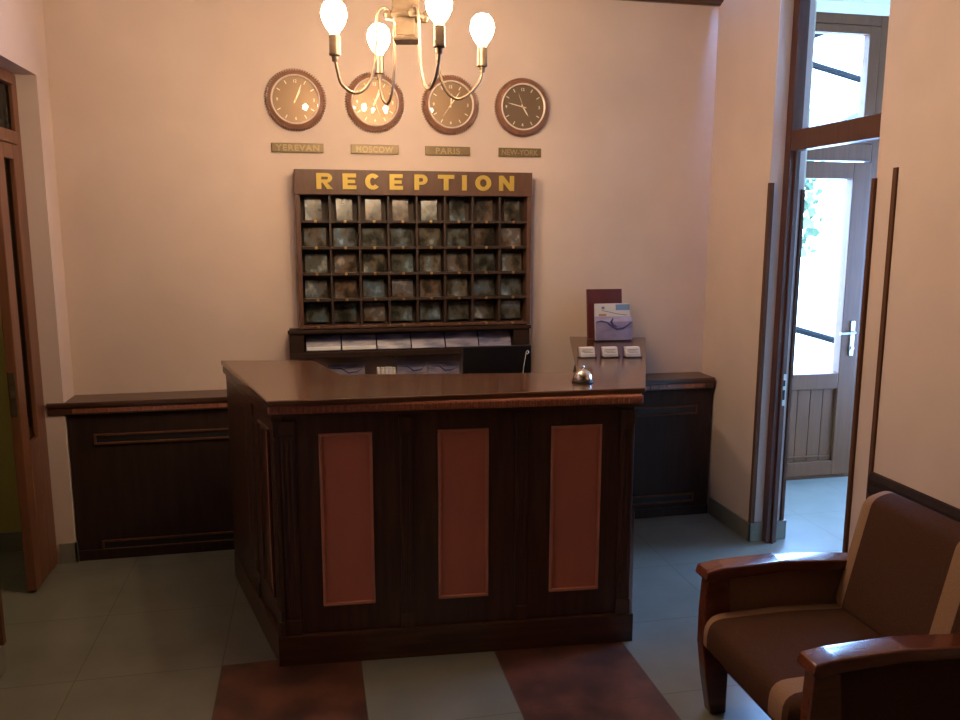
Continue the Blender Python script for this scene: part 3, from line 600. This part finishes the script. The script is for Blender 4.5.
for j in range(5):
    for i in range(8):
        kind = 'upright' if j == 4 else 'wide'; p = protos[kind]
        o = p if kind not in used else p.copy()
        if kind in used: COL.objects.link(o)
        used.add(kind)
        x = cx0+(i+.5)*cw+random.uniform(-.005, .004)-(.004 if i < 4 else 0)
        o.location = (x, 4.150 + random.uniform(-.012, .004), cz0+j*ch+.0062+(.008 if j == 0 else 0))
        o.rotation_euler = (math.radians(random.uniform(-9, -5)), 0, math.radians(random.uniform(-6, 6)))
        cs_ = cols[i] if i in (0, 7) else cols[i]+' from left'
        rs_ = rows[j] if j in (0, 4) else rows[j]+' highest'
        tag(o, '%s picture card in the key rack, %s row, %s slot' % ('upright' if kind == 'upright' else 'landscape', rs_, cs_), 'picture card', 'picture cards in the key rack')
bpy.context.view_layer.update()

# ------------------------------------------------------------------ world clocks and name plates
def clock(x, z, city, label, hh, mm, ss, dial='dial', rr=.139):
    t = thing('wall_clock', label, 'clock', (x, YB, z), 'round world clocks on the back wall')
    T = Matrix.Translation((x, YB-.001, z)) @ FRONT
    link('case', MB().lathe([(0, 0), (rr, 0), (rr+.001, .008), (rr-.002, .022), (rr-.010, .033), (rr-.020, .038), (rr-.026, .036), (rr-.028, .022), (0, .022)], T, 72), 'clock_case', t, smooth=True)
    rb = MB(); n = 72
    for k in range(n):
        a = 2*math.pi*k/n; q = bmesh.new(); bmesh.ops.create_cube(q, size=1)
        rb.add(q, T @ Matrix.Rotation(a, 4, 'Z') @ Matrix.Translation((rr-.001, 0, .020)) @ Matrix.Rotation(math.radians(-18), 4, 'Y') @ Matrix.Diagonal((.012, .0042, .026, 1)))
    link('ribbed_rim', rb, 'clock_case', t)
    link('bezel', MB().lathe([(rr-.030, .030), (rr-.030, .040), (rr-.026, .0425), (rr-.0225, .040), (rr-.0225, .030)], T, 72), 'bezel', t, smooth=True)
    d = link('dial', MB().lathe([(0, .0225), (rr-.028, .0225), (rr-.028, .024), (0, .0245)], T, 64), dial, t)
    for k in range(12):
        if k % 3 == 0:
            b_ = text_bm({0: '12', 3: '3', 6: '6', 9: '9'}[k], .020, .0006, .0003)
            a = math.pi/2-k*math.pi/6; m = MB(); m.add(b_, T @ Matrix.Translation((math.cos(a)*.087, math.sin(a)*.087, .0250))); link('numeral', m, 'ivory', d)
        else:
            q = bmesh.new(); bmesh.ops.create_cube(q, size=1); a = math.pi/2-k*math.pi/6
            m = MB(); m.add(q, T @ Matrix.Rotation(a, 4, 'Z') @ Matrix.Translation((.092, 0, .025)) @ Matrix.Diagonal((.018, .004, .0012, 1))); link('hour_mark', m, 'ivory', d)
    for nm, ang, ln, w, tail, zz in (('hour_hand', hh, .055, .006, .014, .0275), ('minute_hand', mm, .082, .0045, .018, .029), ('second_hand', ss, .075, .0014, .02, .0305)):
        m = MB(); q = bmesh.new(); vs_ = [(-tail, -w/2), (ln*.7, -w/2*1.1), (ln, 0), (ln*.7, w/2*1.1), (-tail, w/2)]
        lo = [q.verts.new((a, b2, 0)) for a, b2 in vs_]; hi = [q.verts.new((a, b2, .0009)) for a, b2 in vs_]; q.faces.new(lo[::-1]); q.faces.new(hi)
        for k in range(5): q.faces.new((lo[k], lo[(k+1) % 5], hi[(k+1) % 5], hi[k]))
        m.add(q, T @ Matrix.Rotation(math.pi/2-math.radians(ang), 4, 'Z') @ Matrix.Translation((0, 0, zz))); link(nm, m, 'ivory', t)
    link('hub', MB().lathe([(0, .025), (.005, .025), (.005, .032), (0, .0325)], T, 16), 'brass', t)
    link('cover_glass', MB().lathe([(0, .0400), (.06, .0392), (rr-.031, .0355)], T, 48), 'clock_glass', t, smooth=True)
ZK = 2.205
clock(-.033, ZK, 'Yerevan', 'round brown wall clock above the YEREVAN plate, leftmost of four', 28, 22, 25)
clock(.350, ZK, 'Moscow', 'round brown wall clock above the MOSCOW plate', 28, 20, 160)
clock(.730, ZK, 'Paris', 'round brown wall clock above the PARIS plate', 5, 36, 215)
clock(1.105, ZK, 'New York', 'darker round wall clock above the NEW-YORK plate, rightmost of four', 148, 283, 340, 'dial_dark')
for x, w, txt in ((-.031, .250, 'YEREVAN'), (.346, .237, 'MOSCOW'), (.717, .232, 'PARIS'), (1.097, .228, 'NEW-YORK')):
    z = 1.980
    t = thing('name_plate', 'thin bronze plate reading %s under its clock' % txt, 'sign', (x, YB, z), 'city name plates under the clocks')
    p = link('plate', MB().box(x-w/2, x+w/2, YB-.010, YB-.001, z-.0225, z+.0225, .002), 'plate', t)
    bb = text_bm(txt, .040, .001, .0009, 1.0, 1.15 if len(txt) < 8 else 1.0)
    wx = max(v.co.x for v in bb.verts)-min(v.co.x for v in bb.verts); tgt = w*{'YEREVAN': .84, 'MOSCOW': .78, 'PARIS': .54, 'NEW-YORK': .86}[txt]
    for v in bb.verts: v.co.x *= tgt/wx
    m = MB(); m.add(bb, Matrix.Translation((x, YB-.0108, z)) @ FRONT); link('lettering', m, 'plate_text', p)

# ------------------------------------------------------------------ chandelier
CX, CY = .352, 2.885
t = thing('chandelier', 'brass four armed chandelier with bare glowing bulbs hanging over the desk', 'chandelier', (CX, CY, ZC))
TT = Matrix.Translation((CX, CY, 0)) @ Matrix.Rotation(math.radians(-12), 4, 'Z')
def sq(m, w0, w1, z0, z1):
    b = bmesh.new(); bmesh.ops.create_cube(b, size=1)
    for v in b.verts:
        w = w0 if v.co.z < 0 else w1; v.co = Vector((v.co.x*w, v.co.y*w, z0 if v.co.z < 0 else z1))
    bmesh.ops.bevel(b, geom=b.edges[:], offset=.004, segments=2, affect='EDGES'); m.add(b, TT)
m = MB(); sq(m, .088, .086, 2.318, 2.62); sq(m, .070, .070, 2.62, 2.66); sq(m, .095, .085, 2.300, 2.322)
link('column', m, 'aged_brass', t)
m = MB(); sq(m, .086, .072, 2.218, 2.232); sq(m, .066, .060, 2.232, 2.300); link('finial_block', m, 'aged_brass', t)
link('stem', MB().lathe([(0, 2.655), (.012, 2.655), (.012, 2.76), (.055, 2.775), (.06, 2.799), (0, 2.799)], Matrix.Translation((CX, CY, 0)), 24), 'aged_brass', t, smooth=True)
link('collar', MB().lathe([(.03, 2.292), (.058, 2.292), (.064, 2.300), (.058, 2.308), (.03, 2.308)], Matrix.Translation((CX, CY, 0)), 32), 'aged_brass', t, smooth=True)
def catmull(P, n=8):
    out = []; Q = [P[0]]+P+[P[-1]]
    for i in range(1, len(Q)-2):
        for k in range(n):
            s_ = k/n; a, b_, c, d_ = Q[i-1], Q[i], Q[i+1], Q[i+2]
            out.append(0.5*((2*b_)+(c-a)*s_+(2*a-5*b_+4*c-d_)*s_**2+(3*b_-a-3*c+d_)*s_**3))
    out.append(Q[-2]); return out
cam_r = Vector((math.cos(psi), -math.sin(psi), 0)); cam_d = Vector((math.sin(psi), math.cos(psi), 0))
for lx, dd in ((-.217, -.100), (-.111, .225), (.133, -.228), (.268, .080)):
    v = cam_r*(lx-.010)+cam_d*dd; R = v.length; dv_ = v.normalized()
    P = [Vector((CX, CY, 0))+dv_*a+Vector((0, 0, z)) for a, z in ((.045, 2.300), (.075, 2.322), (.100, 2.300), (.106, 2.235), (.112, 2.14), (.138, 2.068), (.180, 2.040), (.226, 2.063), (R-.007, 2.108), (R, 2.150))]
    arm = link('arm', MB().tube(catmull(P, 6), .0050, 10), 'aged_brass', t, smooth=True)
    c = Vector((CX, CY, 0))+dv_*R; Tc = Matrix.Translation((c.x, c.y, 0))
    k = Vector((CX, CY, 0))+dv_*.062
    link('rosette', MB().lathe([(0, 2.285), (.012, 2.287), (.019, 2.30), (.012, 2.313), (0, 2.316)], Matrix.Translation((k.x, k.y, 0)), 20), 'aged_brass', arm, smooth=True)
    link('candle_socket', MB().lathe([(0, 2.135), (.009, 2.135), (.011, 2.152), (.0185, 2.155), (.0192, 2.160), (.0180, 2.165), (.0180, 2.218), (.015, 2.221), (0, 2.221)], Tc, 24), 'aged_brass', arm, smooth=True)
    link('bulb', MB().lathe([(.0135, 2.221), (.016, 2.229), (.028, 2.244), (.039, 2.266), (.042, 2.286), (.037, 2.309), (.022, 2.326), (0, 2.332)], Tc, 24), 'bulb', arm, smooth=True)

# ------------------------------------------------------------------ armchair
t = ch = thing('armchair', 'brown armchair with tan stripes and cherry wood arms by the right wall', 'armchair', (1.6, 1.95, 0))
YF, YN = 2.275, 1.705       # centre lines of far and near side frames
def side(y, far):
    sf = MB()
    lg = [(1.228, .475), (1.305, .475), (1.320, .33), (1.318, .20), (1.318, 0), (1.262, 0), (1.238, .13), (1.222, .25), (1.222, .36)]
    leg = link('leg', MB().extr(lg, 'y', y-.022, y+.022, .005), 'chair_wood', ch)
    rl = [(1.90, .456), (1.97, .456), (2.06, 0), (1.995, 0), (1.93, .22)]
    link('leg', MB().extr(rl, 'y', y-.022, y+.022, .005), 'chair_wood', ch)
    AX, AZ = .033, .014
    ar = MB(); top = [(1.178, .470), (1.186, .498), (1.25, .507), (1.45, .512), (1.70, .497), (1.985, .465)]; bot = [(1.985, .432), (1.70, .462), (1.45, .474), (1.25, .466), (1.20, .455)]
    ar.extr([(x_+AX if x_ < 1.6 else x_, z_+AZ) for x_, z_ in top+bot], 'y', y-.038, y+.038, .007, 3)
    link('armrest', ar, 'chair_wood', ch, smooth=True)
    link('side_panel', MB().box(1.306, 1.915, y-.012, y+.012, .205, .478, .004), 'fab_tan' if far else 'fab_brown', ch)
    link('side_rail', MB().box(1.30, 1.955, y-.018, y+.018, .165, .205, .004), 'chair_wood', ch)
side(YF, True); side(YN, False)
link('front_rail', MB().box(1.268, 1.296, YN+.023, YF-.023, .195, .262, .004), 'chair_wood', ch)
link('back_rail', MB().box(1.925, 1.95, YN+.023, YF-.023, .18, .24, .004), 'chair_wood', ch)
def cushion(pts, bev, parent, name):
    """profile (x,z) extruded across the seat, with tan bands"""
    bands = [(YN+.027, YN+.075, 0), (YN+.075, YN+.140, 1), (YN+.140, YF-.075, 0), (YF-.075, YF-.027, 1)]
    b = bmesh.new(); mk = lambda p, a: (p[0], a, p[1])
    ys = [YN+.027, YN+.035, YN+.050, YN+.075, YN+.140, (YN+YF)/2-.08, (YN+YF)/2+.08, YF-.075, YF-.050, YF-.035, YF-.027]
    cx = sum(p[0] for p in pts)/len(pts); cz = sum(p[1] for p in pts)/len(pts); rings = []
    for y in ys:
        e = min(y-ys[0], ys[-1]-y); k = 1.0
        if e < .03: q_ = 1-e/.03; k = 1-.10*q_*q_
        mid = 1+.0*(1)
        rings.append([b.verts.new((cx+(p[0]-cx)*k*mid, y, cz+(p[1]-cz)*k*mid)) for p in pts])
    n = len(pts)
    for a, (A_, B_) in enumerate(zip(rings, rings[1:])):
        ym = (ys[a]+ys[a+1])/2
        mi = 1 if (YN+.075 < ym < YN+.140 or ym > YF-.075) else 0
        for i in range(n):
            fc = b.faces.new((A_[i], B_[i], B_[(i+1) % n], A_[(i+1) % n])); fc.material_index = mi
    fc = b.faces.new(rings[0]); fc = b.faces.new(rings[-1][::-1]); fc.material_index = 1
    bmesh.ops.recalc_face_normals(b, faces=b.faces)
    m = MB(); m.b.free(); m.b = b
    return link(name, m, ['fab_brown', 'fab_tan'], parent, smooth=True)
def rounded(poly, rad, n=5):
    out = []; N_ = len(poly)
    for i in range(N_):
        p = Vector(poly[i]); a = Vector(poly[i-1]); c = Vector(poly[(i+1) % N_]); r_ = rad[i] if isinstance(rad, (list, tuple)) else rad
        pa = p+(a-p).normalized()*r_; pc = p+(c-p).normalized()*r_
        for k in range(n+1): s_ = k/n; q = pa*(1-s_)**2+p*2*s_*(1-s_)+pc*s_**2; out.append((q.x, q.y))
    return out
cushion(rounded([(1.206, .262), (1.206, .368), (1.50, .372), (1.86, .350), (1.86, .235), (1.50, .262)], [.02, .055, .05, .02, .02, .05]), .01, ch, 'seat_cushion')
cushion(rounded([(1.680, .350), (1.768, .730), (1.840, .752), (1.905, .715), (1.862, .45), (1.825, .340)], [.03, .03, .03, .04, .05, .03]), .01, ch, 'backrest')
